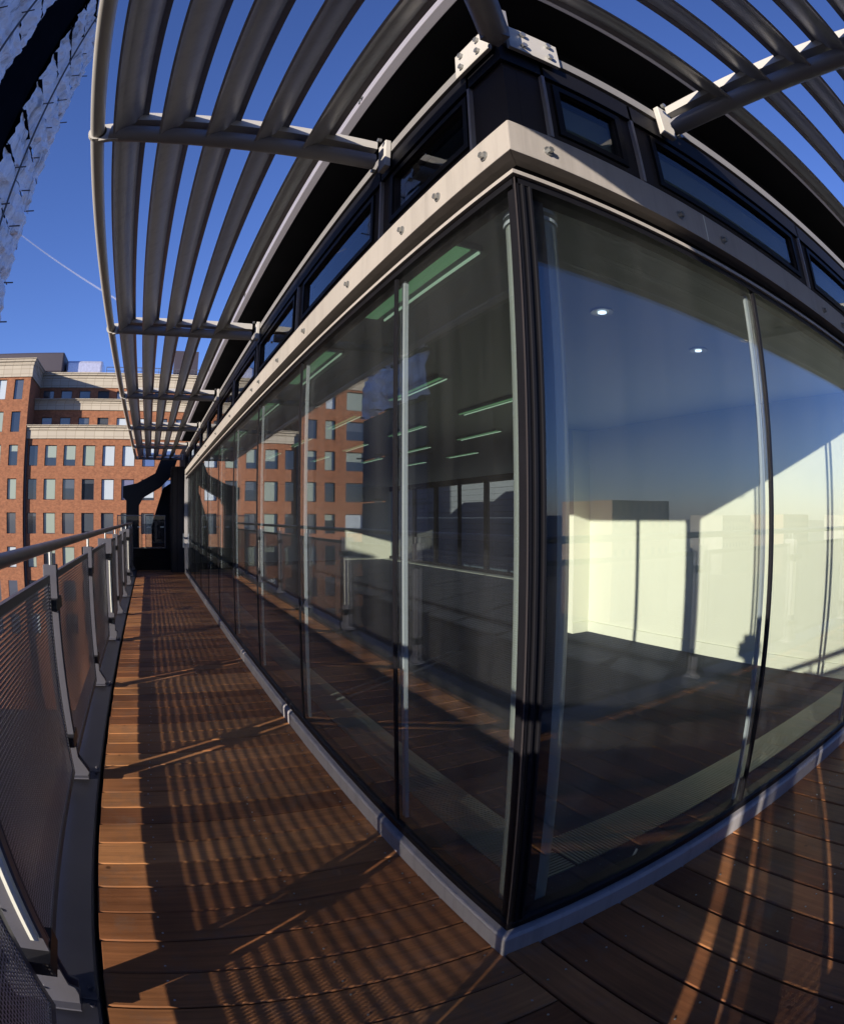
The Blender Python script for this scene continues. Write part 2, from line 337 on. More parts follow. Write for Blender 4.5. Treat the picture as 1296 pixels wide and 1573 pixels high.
# deck boards (gaps are real); planks by the left facade run across, right of the corner they run away
deck = MB(); PI_ = .2045
def board(x0, x1, y0, y1, alongy):
    n = 1
    g = .006; z0, z1 = -.05, random.uniform(-.0015, .0015)
    c = .006
    if alongy: x0 += g / 2; x1 -= g / 2
    else: y0 += g / 2; y1 -= g / 2
    vs = [(x0, y0, z0), (x1, y0, z0), (x1, y1, z0), (x0, y1, z0), (x0, y0, z1 - c), (x1, y0, z1 - c), (x1, y1, z1 - c), (x0, y1, z1 - c),
          (x0 + c, y0 + c, z1), (x1 - c, y0 + c, z1), (x1 - c, y1 - c, z1), (x0 + c, y1 - c, z1)]
    fs = [(3, 2, 1, 0), (0, 1, 5, 4), (1, 2, 6, 5), (2, 3, 7, 6), (3, 0, 4, 7), (4, 5, 9, 8), (5, 6, 10, 9), (6, 7, 11, 10), (7, 4, 8, 11), (8, 9, 10, 11)]
    deck.add(vs, fs, 1 if alongy else 0)
y = 1.345 - 8 * PI_ - .165
screws = MB()
def screw(x, y):
    screws.tube([(x, y, .0005), (x, y, .0035)], .0045, 8)
while y < 18.2:
    board(-.455 + random.uniform(-.004, .004), 1.035 if y > 1.3 else .998, y, y + PI_, False)
    if y < 9:
        for xx in (-.20, .42, .93):
            for dy in (.045, .16):
                if random.random() < .9: screw(xx + (y - 1.3) * .03 * (xx < 0) + random.uniform(-.01, .01), y + dy + random.uniform(-.008, .008))
    y += PI_
x = 1.0
xs = [1.0, 1.16] + [1.16 + .21 * k for k in range(1, 40)]
for a, b_ in zip(xs[:-1], xs[1:]):
    board(a + .004, b_, -.455, 1.335, True)
    if a < 5:
        for yy in (-.38, .1, .6, 1.1):
            for dx in (.05, .16): screw(a + dx * (b_ - a) / .21 + random.uniform(-.01, .01), yy + random.uniform(-.01, .01))
dk = struct(deck, 'deck', 'wood', 'brown hardwood deck boards with dark gaps', attr='along_y')
scw = screws.build('deck_screws', 'bolt', dk); scw['kind'] = 'stuff'
struct(MB().box(-.74, 9.2, -.74, 18.25, -.4, -.06), 'deck_base', 'soffit')
# flat sheet-metal kerb outside the boards with joints
k = MB()
ky = [-.745, .20, 1.42, 3.52, 5.60, 7.75, 9.9, 12, 14.1, 16.2, 18.2]
for a, b_ in zip(ky[:-1], ky[1:]):
    k.prism([(-.475, -.06), (-.475, .002), (-.485, .008), (-.76, .045), (-.76, -.5), (-.74, -.5), (-.74, -.06)], lambda u, v, a=a: (u, a + .004, v), lambda u, v, b_=b_: (u, b_ - .004, v))
kx = [-.47, .45, 2.5, 4.6, 6.7, 9.2]
for a, b_ in zip(kx[:-1], kx[1:]):
    k.prism([(-.475, -.06), (-.475, .002), (-.485, .008), (-.76, .045), (-.76, -.5), (-.74, -.5), (-.74, -.06)], lambda u, v, a=a: (a + .004, u, v), lambda u, v, b_=b_: (b_ - .004, u, v))
struct(k, 'kerb', 'kerb', 'dark grey sheet metal kerb along the deck edge', bevel=.002)
kb = MB()
for a in ky[1:-1]:
    for dy in (-.05, .05): kb.tube([(-.50, a + dy, .008), (-.50, a + dy, .024)], .011, 8)
    kb.prism([(-.478, .0085), (-.478, .012), (-.752, .049), (-.752, .0455)], lambda u, v, a=a: (u, a - .02, v), lambda u, v, a=a: (u, a + .02, v))
struct(kb, 'kerb_joint', 'kerb')

# ================================================================== GLASS PAVILION
GX, GY = 1.03, 1.35             # outer glass planes
ym = [2.30, 3.93, 5.54, 7.15, 8.76, 10.37, 11.98, 13.59, 15.2, 16.81]
xm = [2.49, 4.03, 5.57, 7.11]
pav = thing('glass_pavilion', 'glass walled rooftop building with slim mullions and beige transom band on the deck', 'building', (1, 1.32, 0))
YE = 16.9; XE = 9.0
# sill kerb
def prof_A(poly, y0, y1, mitre=True):      # poly in (o, z), o = distance outward from X=1
    return lambda u, v: (1 - u, y0 - (u if mitre else 0), v), lambda u, v: (1 - u, y1, v)
def both(name, m, poly, label=None, **k):
    mb = MB()
    mb.prism(poly, lambda u, v: (1 - u, 1.32 - u, v), lambda u, v: (1 - u, YE, v))
    mb2 = MB()
    mb2.prism(poly, lambda u, v: (1 - u, 1.32 - u, v), lambda u, v: (XE, 1.32 - u, v))
    part(mb, name, m, pav, label, **k); part(mb2, name, m, pav, label, **k)
both('sill', 'sill', [(.01, -.04), (.01, .085), (.0, .098), (-.035, .104), (-.035, .118), (-.09, .122), (-.09, -.04)], bevel=.003)
both('bottom_bead', 'black', [(-.012, .1185), (-.012, .15), (-.025, .158), (-.085, .158), (-.085, .1235)], bevel=.002)
both('head_bead', 'black', [(-.012, 2.70), (-.012, 2.728), (-.085, 2.728), (-.085, 2.69)])
both('head_trim', 'transom', [(.004, 2.7285), (.004, 2.745), (-.02, 2.75), (-.085, 2.75), (-.085, 2.7285)], 'thin light metal trim line above the glass')
both('head_recess', 'black', [(-.07, 2.7505), (-.07, 2.83), (-.09, 2.83), (-.09, 2.7505)])
both('transom', 'transom', [(.015, 2.822), (.015, 2.965), (.0, 2.982), (-.09, 2.986), (-.09, 2.8305), (-.03, 2.8305), (-.03, 2.822)], 'broad beige metal transom band', bevel=.003)
# joints of the transom cover
for X in (2.08, 4.5, 6.9): part(MB().box(X - .003, X + .003, 1.3035, 1.306, 2.824, 2.964), 'transom_joint', 'white', pav)
# transom bolts
def bolt_A(y, z=2.882, x=.985, r=.015):
    part(MB().tube([(x, y, z), (x - .006, y, z)], r * 1.35, 12).tube([(x - .006, y, z), (x - .022, y, z)], r * .85, 6), 'bolt', 'bolt', pav)
def bolt_B(x, z=2.882, y=1.305, r=.015):
    part(MB().tube([(x, y, z), (x, y - .006, z)], r * 1.35, 12).tube([(x, y - .006, z), (x, y - .022, z)], r * .85, 6), 'bolt', 'bolt', pav)
for Y in (1.46, 1.81, 2.145, 2.85, 3.74, 4.55, 5.35, 5.72, 7.3, 8.9, 10.5, 12.1): bolt_A(Y)
for X in (1.153, 1.883, 2.218, 3.45, 3.80, 5.1): bolt_B(X)
# panes + joints + inner mullions
ys = [1.36] + ym; xs_ = [1.04] + xm
def pane_A(y0, y1):
    part(MB().box(GX, GX + .008, y0, y1, .13, 2.72).box(GX + .026, GX + .034, y0, y1, .13, 2.72), 'glass_pane', 'glass', pav)
def pane_B(x0, x1):
    part(MB().box(x0, x1, GY, GY + .008, .13, 2.72).box(x0, x1, GY + .026, GY + .034, .13, 2.72), 'glass_pane', 'glass', pav)
for a, b_ in zip(ys[:-1], ys[1:]): pane_A(a + .012, b_ - .012)
for a, b_ in zip(xs_[:-1], xs_[1:]): pane_B(a + .012, b_ - .012)
for Y in ym[:-1]:
    part(MB().box(1.024, 1.037, Y - .011, Y + .011, .158, 2.70), 'mullion_gasket', 'black', pav)
    part(MB().box(1.067, 1.086, Y - .012, Y + .018, .10, 2.74), 'mullion', 'inner', pav)
for X in xm:
    part(MB().box(X - .008, X + .014, 1.340, 1.357, .158, 2.70), 'mullion_gasket', 'black', pav)
    part(MB().box(X - .014, X + .010, 1.387, 1.402, .10, 2.74), 'mullion', 'inner', pav)
# corner post: black glazing angle with ribs
cp = MB().box(1.012, 1.028, 1.332, 1.348, .158, 2.728)
cp.box(1.028, 1.085, 1.336, 1.40, .158, 2.70).box(1.035, 1.048, 1.326, 1.336, .158, 2.70).box(1.066, 1.078, 1.326, 1.336, .158, 2.70)
cp.box(1.09, 1.17, 1.387, 1.42, .10, 2.74)
part(cp, 'corner_post', 'black', pav, 'black ribbed corner glazing post', bevel=.003)
part(MB().box(1.0085, 1.0115, 1.328, 1.333, .158, 2.72), 'corner_seal', 'casing', pav)
# end post and the solid end of the left facade
part(MB().box(.985, 1.10, 16.815, 16.95, 0, 2.82), 'end_post', 'sill', pav, 'pale metal post at the far end of the glass wall', bevel=.004)
part(MB().box(.94, .975, 16.86, 16.92, .75, 1.15), 'door_handle', 'bolt', pav)
# clerestory zone
cl = MB()
zc0, zc1 = 2.987, 3.45
wa = [(1.63, 2.32)] + [(2.60 + 1.61 * i, 3.90 + 1.61 * i) for i in range(9)]
wb = [(1.28, 1.59)] + [(1.85 + 1.61 * i, 3.18 + 1.61 * i) for i in range(4)]
def strip(openings, e0, e1, place):
    """solid wall strip with glazed openings; place(a, b, z0, z1) adds one box"""
    p = e0
    for a, b_ in openings:
        if b_ > e1: break
        place(p, a, zc0, zc1); place(a, b_, zc0, 3.055); place(a, b_, 3.305, zc1); p = b_
    place(p, e1, zc0, zc1)
strip(wa, 1.34, YE, lambda a, b_, z0, z1: cl.box(1.02, 1.08, a, b_, z0, z1))
part(cl, 'clerestory_frame', 'casing', pav)
cl = MB(); strip(wb, 1.081, XE, lambda a, b_, z0, z1: cl.box(a, b_, 1.34, 1.40, z0, z1))
part(cl, 'clerestory_frame', 'casing', pav)
for a, b_ in wa:
    f = MB()
    f.box(1.006, 1.0195, a - .03, b_ + .03, 3.03, 3.06).box(1.006, 1.0195, a - .03, b_ + .03, 3.30, 3.33).box(1.006, 1.0195, a - .03, a, 3.06, 3.30).box(1.006, 1.0195, b_, b_ + .03, 3.06, 3.30)
    fr = part(f, 'clerestory_window', 'black', pav); part(MB().box(1.03, 1.045, a, b_, 3.056, 3.304), 'pane', 'glass', fr)
for a, b_ in wb:
    f = MB()
    f.box(a - .03, b_ + .03, 1.326, 1.3395, 3.03, 3.06).box(a - .03, b_ + .03, 1.326, 1.3395, 3.30, 3.33).box(a - .03, a, 1.326, 1.3395, 3.06, 3.30).box(b_, b_ + .03, 1.326, 1.3395, 3.06, 3.30)
    fr = part(f, 'clerestory_window', 'black', pav); part(MB().box(a, b_, 1.35, 1.365, 3.056, 3.304), 'pane', 'glass2', fr); part(MB().box(a - .02, b_ + .02, 1.385, 1.395, 3.02, 3.27), 'blind', 'blindgrey', fr)
for Y in [1.57] + [2.46 + 1.61 * i for i in range(9)]: part(MB().box(1.0, 1.0195, Y - .008, Y + .008, 2.99, 3.449), 'trim_strip', 'sill', pav)
for X in [1.20] + [1.70 + 1.61 * i for i in range(4)]: part(MB().box(X - .008, X + .008, 1.32, 1.3395, 2.99, 3.449), 'trim_strip', 'sill', pav)
both('corner_cover' if False else 'clerestory_head', 'black', [(.0, 3.3505), (.0, 3.452), (-.019, 3.452), (-.019, 3.3505)])
both('eave_channel', 'arm2', [(.012, 3.466), (.012, 3.522), (-.05, 3.522), (-.05, 3.466)], 'thin light metal channel under the black soffit', bevel=.002)
both('soffit', 'soffit', [(.14, 3.785), (.14, 3.80), (-.30, 3.80), (-.30, 3.785)], 'black soffit of the roof overhang')
both('roof_upstand', 'soffit', [(-.13, 3.40), (-.13, 3.7845), (-.16, 3.7845), (-.16, 3.40)])
both('gutter_edge', 'bluegrey', [(.142, 3.775), (.185, 3.80), (.185, 3.95), (.15, 3.95), (.142, 3.80)], 'pale lavender grey metal gutter edge', bevel=.003)
part(MB().box(.87, XE + .2, 1.19, YE + .2, 3.81, 3.94), 'roof', 'concrete', pav)
for Y in (2.35, 5.55, 8.75): part(MB().box(.808, .814, Y - .008, Y + .008, 3.81, 3.94).tube([(.81, Y - .035, 3.91), (.795, Y - .035, 3.91)], .012, 8).tube([(.81, Y - .035, 3.83), (.795, Y - .035, 3.83)], .012, 8).tube([(.81, Y + .035, 3.87), (.795, Y + .035, 3.87)], .012, 8), 'gutter_joint', 'bolt', pav)
# rooms
part(MB().box(1.09, 9.0, 1.41, 20.4, -.04, .045), 'carpet_floor', 'carpet', pav, 'dark blue grey carpet tile floor')
cs = MB()
for i in range(1, 12): cs.box(1.7 + .64 * i - .0015, 1.7 + .64 * i + .0015, 1.95, 20, .0455, .047)
for i in range(1, 28): cs.box(1.7, 9, 1.95 + .64 * i - .0015, 1.95 + .64 * i + .0015, .0475, .0485)
part(cs, 'carpet_joint', 'black', pav)
part(MB().box(1.09, 9.0, 1.41, 20.4, 2.785, 2.83), 'ceiling', 'ceil', pav, 'grey green plaster ceiling')
part(MB().box(1.085, 9.0, 1.405, 20.4, 3.56, 3.60), 'upper_ceiling', 'ceil', pav)
part(MB().box(1.5, 1.55, 1.8, 20, 2.831, 3.559).box(1.55, 9, 1.8, 1.85, 2.831, 3.559), 'bulkhead', 'ceil', pav)
part(MB().box(5.5, 9.0, 1.42, 5.98, .0455, 2.784).box(5.20, 5.4995, 5.83, 5.98, .0455, 2.784), 'inner_wall', 'cream', pav, 'cream plaster wall lit by low sun')
part(MB().box(5.478, 5.4995, 1.42, 5.829, .046, .19).box(5.19, 5.477, 5.808, 5.829, .046, .19), 'skirting', 'cream', pav)
part(MB().box(1.1, 9.0, 20.4, 20.5, 0, 3.56), 'end_wall', 'cream', pav)
part(MB().box(.99, 1.08, 16.96, 20.4, 0, 3.78), 'side_wall', 'casing', pav)
# far glazing of the room
fg = MB()
for Y in (6.0, 7.5, 9.1, 10.6, 12.1, 13.7, 15.2, 16.7, 18.3, 19.8):
    wdt = .16 if int(Y * 10) % 2 else .07
    fg.box(8.9, 9.0, Y - wdt / 2, Y + wdt / 2, .16, 2.78)
fg.box(8.9, 9.0, 5.98, 20.4, .0455, .16).box(8.9, 9.0, 5.98, 20.4, 2.62, 2.784)
part(fg, 'far_window_frame', 'black', pav)
part(MB().box(8.95, 8.96, 5.98, 20.39, .161, 2.619), 'far_glass_pane', 'glass2', pav)
part(MB().box(8.60, 8.86, 5.99, 20.3, .046, .07), 'far_grille', 'grille', pav)
for nm, bars in (('A', [(1.30, 1.58, 1.62 + .02 * i, 0) for i in range(520)]), ('B', [(1.60 + .02 * i, 0, 1.62, 1.89) for i in range(190)])):
    g = MB()
    for q in bars:
        if nm == 'A': g.box(q[0], q[1], q[2], q[2] + .009, .0465, .056)
        else: g.box(q[0], q[0] + .009, q[2], q[3], .0465, .056)
    part(g, 'floor_grille', 'grille', pav, 'linear metal floor grille beside the glass')
# column inside the corner
c = thing('round_column', 'pale round steel column standing inside the glass corner', 'column', (1.2, 1.505, .046))
part(MB().tube([(1.2, 1.505, .046), (1.2, 1.505, 2.64)], .092, 40), 'shaft', 'column', c, smooth=True)
part(MB().tube([(1.2, 1.505, 2.6405), (1.2, 1.505, 2.655)], .10, 32).tube([(1.2, 1.505, 2.675), (1.2, 1.505, 2.69)], .10, 32).tube([(1.2, 1.505, 2.655), (1.2, 1.505, 2.675)], .04, 16).box(1.17, 1.23, 1.46, 1.55, 2.69, 2.784), 'head_plate', 'inner', c)
# ceiling lights
def lum(x, y0, y1, label):
    t = thing('ceiling_light', label, 'ceiling light', (x, y0, 2.784), 'strip lights in the ceiling')
    part(MB().box(x - (.09 if x < 1.5 else .03), x + .07, y0, y1, 2.755, 2.783), 'housing', 'ceil', t)
    wr = .085 if x < 1.5 else .03
    part(MB().box(x + .01 - wr, x + .01, y0 + .01, y1 - .01, 2.748, 2.7545), 'reflector', 'lampgreen', t)
    part(MB().box(x + .05, x + .05 + (.010 if x < 1.5 else .006), y0 + .01, y1 - .01, 2.744, 2.7545), 'tube', 'lampwhite', t)
n_ = 0
orow = ('nearest', 'second', 'third', 'fourth', 'fifth', 'sixth', 'seventh', 'eighth')
for j, (X, starts) in enumerate(((1.21, (1.95, 3.75, 5.7, 7.7, 9.7)), (2.25, (4.1, 6.1, 8.1, 10.1)), (3.25, (4.46, 6.42, 8.4, 10.4)), (4.30, (6.3, 8.3, 10.3)), (5.4, (8.6, 10.6)))):
    for i, Y in enumerate(starts):
        lum(X, Y, Y + 1.05, '%s strip light of the %s ceiling row from the left glass wall' % (orow[i], ('first', 'second', 'third', 'fourth', 'fifth')[j]))
for i, (X, Y) in enumerate(((2.3, 2.27), (3.37, 2.36))):
    t = thing('downlight', ('larger round downlight in the ceiling nearer the glass corner', 'smaller round downlight in the ceiling farther from the glass corner')[i], 'downlight', (X, Y, 2.784), 'round downlights in the ceiling')
    ring = MB(); nseg = 28
    for q in range(nseg):
        a0, a1 = 2 * pi * q / nseg, 2 * pi * (q + 1) / nseg
        P = lambda a, r, z: (X + cos(a) * r, Y + sin(a) * r, z)
        ring.add([P(a0, .070, 2.784), P(a1, .070, 2.784), P(a1, .066, 2.776), P(a0, .066, 2.776), P(a1, .045, 2.779), P(a0, .045, 2.779)], [(0, 1, 2, 3), (3, 2, 4, 5)])
    part(ring, 'rim', 'inner', t); part(MB().tube([(X, Y, 2.7835), (X, Y, 2.780)], .045, 20), 'baffle', 'grille', t); part(MB().tube([(X, Y, 2.7795), (X, Y, 2.772)], .026, 16), 'lamp', 'lampspot', t)
stick = MB().tube([(1.765, 1.46, .052), (1.89, 1.53, .056)], .006, 8)
tag(stick.build('plastic_stick', 'white', None, (1.765, 1.46, .046)), 'small pale plastic stick on the dark floor just inside the right glass', 'stick')
# corner fixing plates
for nm, mb in (('A', MB().box(.965, .986, 1.345, 1.60, 3.425, 3.585)), ('B', MB().box(1.03, 1.28, 1.285, 1.306, 3.425, 3.58))):
    pl = part(mb, 'fixing_plate', 'arm', pav, 'white bolted fixing plate at the roof corner', bevel=.003)
    for a in (.27, .78):
        for z in (3.465, 3.545):
            if nm == 'A': q = MB().tube([(.965, 1.345 + .255 * a, z), (.950, 1.345 + .255 * a, z)], .015, 6)
            else: q = MB().tube([(1.03 + .25 * a, 1.285, z), (1.03 + .25 * a, 1.270, z)], .015, 6)
            part(q, 'bolt', 'bolt', pl)

# ================================================================== SUN LOUVRES
def blade_poly():
    # in (o', z): o' runs inward (towards the wall), z up; thin curved scoop with a lip and a flange
    pts = []; n = 9
    a0 = (0.0, 0.0); a1 = (.125, .118)
    for i in range(n + 1):
        t_ = i / n; x_ = a0[0] + (a1[0] - a0[0]) * t_; z_ = a0[1] + (a1[1] - a0[1]) * t_
        s_ = .014 * 4 * t_ * (1 - t_); nx, nz = .62, -.66
        pts.append((x_ + nx * s_, z_ + nz * s_))
    outer = [(p[0] - .004, p[1] + .005) for p in pts]
    return [(.006, -.006)] + pts[1:] + [(.152, .112), (.152, .119), (.124, .127)] + outer[::-1][1:] + [(-.006, -.004)]
BP = blade_poly()
bx = [-.425, -.188, .045, .288, .528]        # X of the low outer lip on the left side
def louvre_set(left):
    if left:
        root = thing('sun_louvre', 'grey sun louvre of long curved blades along the left glass wall', 'sun louvre', (1, 2.35, 3.4), 'sun louvres under the roof edge')
        C0, arms, end = 1.32, [2.35, 5.55, 8.75, 11.95, 15.15, 18.1], 18.1
    else:
        root = thing('sun_louvre', 'grey sun louvre of long curved blades above the right glass wall', 'sun louvre', (1.93, 1.3, 3.4), 'sun louvres under the roof edge')
        C0, arms, end = 1.0, [1.93, 5.1, 8.3], 8.3
    # P(inward offset from the facade line as X on the left side, run, z)
    def P(X, run, z):
        o = 1 - X
        return (X, run, z) if left else (run, 1.32 - o, z)
    def mit(X): return C0 - (1 - X)
    for i, x0 in enumerate(bx):
        prev = None
        for j, a in enumerate(arms):
            mb = MB()
            if j == 0: mb.prism(BP, lambda u, v: P(x0 + u, mit(x0 + u) + .012, 3.372 + v), lambda u, v: P(x0 + u, a - .03, 3.372 + v))
            else: mb.prism(BP, lambda u, v: P(x0 + u, arms[j - 1] + .035, 3.372 + v), lambda u, v: P(x0 + u, a - .03, 3.372 + v))
            part(mb, 'blade', 'blade', root, smooth=True)
    for a in arms[:3]:
        for x0 in bx:
            part(MB().prism([(x0 + .012, 3.425), (x0 + .075, 3.480), (x0 + .075, 3.466), (x0 + .020, 3.415)], lambda u, v: P(u, a - .052, v), lambda u, v: P(u, a - .030, v)), 'blade_clip', 'clamp', root)
    for j, a in enumerate(arms):
        e0 = mit(-.52) if j == 0 else arms[j - 1] + .012
        part(MB().tube([P(-.52, e0, 3.40), P(-.52, a - .012, 3.40)], .037, 20), 'edge_tube', 'arm', root, smooth=True)
    for a in arms:
        t_ = MB(); pth = [P(X, a, 3.398 - .012 * sin(pi * (X + .45) / 1.4)) for X in [-.45 + 1.36 * q / 10 for q in range(11)]]
        t_.tube(pth, .045, 18)
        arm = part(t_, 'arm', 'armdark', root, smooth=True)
        cw = MB()
        for q in range(10):
            X0, X1 = -.44 + .135 * q, -.44 + .135 * (q + 1)
            z_ = 3.452
            cw.prism([(-.05, 0), (.05, 0), (.05, .045), (.035, .062), (-.035, .062), (-.05, .045)], lambda u, v, X0=X0: P(X0, a + u, z_ + v), lambda u, v, X1=X1: P(X1, a + u, z_ + v), caps=(q in (0, 9)))
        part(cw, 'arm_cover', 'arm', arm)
        part(MB().prism([(-.50, -.06), (-.50, .05), (-.40, .06), (-.40, -.05), (-.44, -.05)], lambda u, v: P(u, a - .012, 3.40 + v), lambda u, v: P(u, a + .012, 3.40 + v)).tube([P(-.52, a - .012, 3.40), P(-.52, a + .012, 3.40)], .048, 20), 'end_bracket', 'arm', arm)
        wp = MB()
        if left: wp.box(.955, .987, a - .045, a + .045, 3.36, 3.54)
        else: wp.box(a - .045, a + .045, 1.275, 1.307, 3.36, 3.54)
        pl = part(wp, 'wall_bracket', 'arm', arm, bevel=.004)
        for da, zz in ((-.035, 3.53), (.035, 3.36)): part(MB().tube([P(.934, a + da, zz), P(.915, a + da, zz)], .012, 6), 'bracket_bolt', 'bolt', arm)
    return root
lv = louvre_set(True); louvre_set(False)
# diagonal hip arm at the corner
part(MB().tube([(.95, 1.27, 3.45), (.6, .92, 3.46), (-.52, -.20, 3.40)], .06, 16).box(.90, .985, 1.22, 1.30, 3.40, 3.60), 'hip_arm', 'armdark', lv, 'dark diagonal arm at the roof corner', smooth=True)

# ================================================================== BALCONY RAILING
rl_ = thing('balcony_railing', 'grey steel railing with perforated mesh panels and round handrail along the deck edge', 'railing', (-.62, 1.3, .045))
PX = -.62
posts = [1.37, 3.38, 5.48, 7.62, 9.75, 11.85, 13.95, 16.05, 18.0]
box_posts = {1.37, 7.62, 13.95}
SW = False
_part = part
def rpart(mb, *a, **k):
    if SW: mb.swap()
    return _part(mb, *a, **k)
rpart(MB().tube([(PX, PX - .02, 1.437), (PX, 18.1, 1.437)], .030, 20), 'handrail', 'rail', rl_, smooth=True)
rpart(MB().tube([(PX + .031, PX, 1.437), (9.2, PX, 1.437)], .030, 20), 'handrail', 'rail', rl_, smooth=True)
def post(Y):
    wide = Y in box_posts
    h = thing_post = None
    mb = MB()
    if wide: outl = [(-.165, .05), (.085, .05), (.115, .14), (.085, .16), (.085, .20), (.085, 1.335), (-.10, 1.335), (-.10, .20), (-.165, .16)]
    else: outl = [(-.05, .045), (.075, .045), (.095, .075), (.085, .10), (.04, .18), (.04, 1.335), (-.045, 1.335), (-.045, .20)]
    for dy in (-.032, .020):
        mb.prism(outl, lambda u, v, dy=dy: (PX + u, Y + dy, v), lambda u, v, dy=dy: (PX + u, Y + dy + .012, v))
    mb.box(PX - .06, PX + .09, Y - .07, Y + .07, .0455, .055)
    p = rpart(mb, 'post', 'steel', rl_, 'wide post with a white light strip' if wide else None, bevel=.002)
    rpart(MB().tube([(PX, Y, 1.28), (PX, Y, 1.409)], .013, 10), 'stem', 'bolt', p, smooth=True)
    for z in (1.085, .27): rpart(MB().box(PX - .047, PX + (.088 if wide else .043), Y - .10, Y + .10, z, z + .062), 'clamp', 'clamp', p)
    if wide:
        rpart(MB().box(PX + .045, PX + .075, Y - .0585, Y - .0325, .40, 1.06), 'light_strip', 'white', p, 'bright white vertical strip')
        rpart(MB().box(PX - .098, PX + .083, Y - .019, Y + .019, .34, 1.08).box(PX - .098, PX + .083, Y - .019, Y + .019, 1.16, 1.33), 'lamp_box', 'steel', p)
    if Y < 8:
        for z in (.75, .5, 1.2, .13): rpart(MB().tube([(PX - .02, Y - .033, z), (PX - .02, Y - .040, z)], .006, 8), 'screw', 'bolt', p)
for Y in posts: post(Y)
def panel(y0, y1):
    f = MB(); z0, z1 = .106, 1.285; b_ = .040
    f.box(PX - .012, PX + .012, y0, y1, z1 - b_, z1).box(PX - .012, PX + .012, y0, y1, z0, z0 + b_)
    f.box(PX - .012, PX + .012, y0, y0 + .028, z0 + b_, z1 - b_).box(PX - .012, PX + .012, y1 - .028, y1, z0 + b_, z1 - b_)
    p = rpart(f, 'panel_frame', 'steel', rl_)
    mp = rpart(MB().box(PX + .0040, PX + .0045, y0 + .028, y1 - .028, z0 + b_, z1 - b_), 'mesh_panel', 'mesh', p, 'fine perforated dark metal sheet')
    rpart(MB().box(PX - .0045, PX + .0008, y0 + .028, y1 - .028, z0 + b_, z1 - b_), 'mesh_shade_core', 'shadecore', p)  # inner layer, darkened to stand for shade within the holes
post(PX + .03)
for a, b_ in zip(posts[:-1], posts[1:]): panel(a + .10, b_ - .10)
panel(.37, 1.27)
rpart(MB().box(PX - .015, PX + .015, -.46, .35, .08, 1.30), 'added_shadow_panel', 'steel', rl_, 'solid steel panel added out of view to shade the deck')  # unseen panel, added to throw the broad dark shadow across the right deck
SW = True
sp_ = [-.26, .47, 2.57, 4.67, 6.77, 8.87]
box_posts = {.47, 6.77}
for X in sp_: post(X)
panel(-.52, -.33); panel(-.16, .24)
for a, b_ in zip(sp_[1:-1], sp_[2:]): panel(a + .10, b_ - .10)
SW = False

# ================================================================== FAR END OF THE WALK
ew = thing('glass_balustrade', 'dark glass balustrade with thin steel rails across the far end of the walkway', 'balustrade', (0, 18.3, 0))
gz0, gz1 = .66, 1.68
for i, (a, b_) in enumerate(((-1.1, -.28), (-.18, .46))):
    fr = MB().box(a, b_, 18.34, 18.37, gz0, gz0 + .025).box(a, b_, 18.34, 18.37, gz1 - .03, gz1).box(a, a + .02, 18.34, 18.37, gz0 + .025, gz1 - .03).box(b_ - .02, b_, 18.34, 18.37, gz0 + .025, gz1 - .03)
    f = part(fr, 'frame', 'steel', ew); part(MB().box(a + .02, b_ - .02, 18.35, 18.36, gz0 + .025, gz1 - .03), 'pane', 'glass2', f)
    [part(MB().box(q, q + .11, 18.325, 18.339, 1.3, 1.33), 'fixing', 'white', f) for q in (a + .05, b_ - .16)]
lw = thing('low_wall', 'low black wall at the far end of the walkway under the glass balustrade', 'wall', (0, 18.26, 0))
part(MB().box(-.62, .99, 18.26, 18.6, -.3, .40).box(-.62, .99, 18.42, 18.6, .40, .655), 'wall_face', 'soffit', lw)
rk = thing('steel_raker', 'black steel post with sloping arm beyond the far end of the walkway', 'steel frame', (-.65, 19.6, 0))
part(MB().prism([(-.86, -.3), (-.42, -.3), (-.42, 2.0), (-.28, 2.25), (.32, 2.6), (.72, 3.0), (.9, 3.62), (.3, 3.5), (.12, 3.05), (-.5, 2.72), (-.98, 2.62), (-.98, 2.25), (-.86, 2.15)], lambda u, v: (u, 19.6, v), lambda u, v: (u, 19.9, v)), 'raker_beam', 'black', rk, bevel=.01)
part(MB().prism([(.02, .2), (.02, 1.3), (.42, 2.6), (.9, 2.9), (.9, .2)], lambda u, v: (u, 20.2, v), lambda u, v: (u, 21.5, v)), 'raker_housing', 'soffit', rk)
ec = thing('end_cabinet', 'tall black ribbed service cabinet against the end of the pavilion', 'cabinet', (.75, 18.0, 0))
eb = MB().box(.62, .985, 17.4, 18.25, 0, 3.1)
part(eb, 'casing', 'casing', ec)
er = MB()
for q in range(3): er.box(.60, .6195, 17.5 + .25 * q, 17.56 + .25 * q, 0, 3.05)
er.box(.63, .66, 17.37, 17.399, 0, 3.05).box(.78, .80, 17.37, 17.399, 0, 3.05)
part(er, 'rib', 'black', ec)

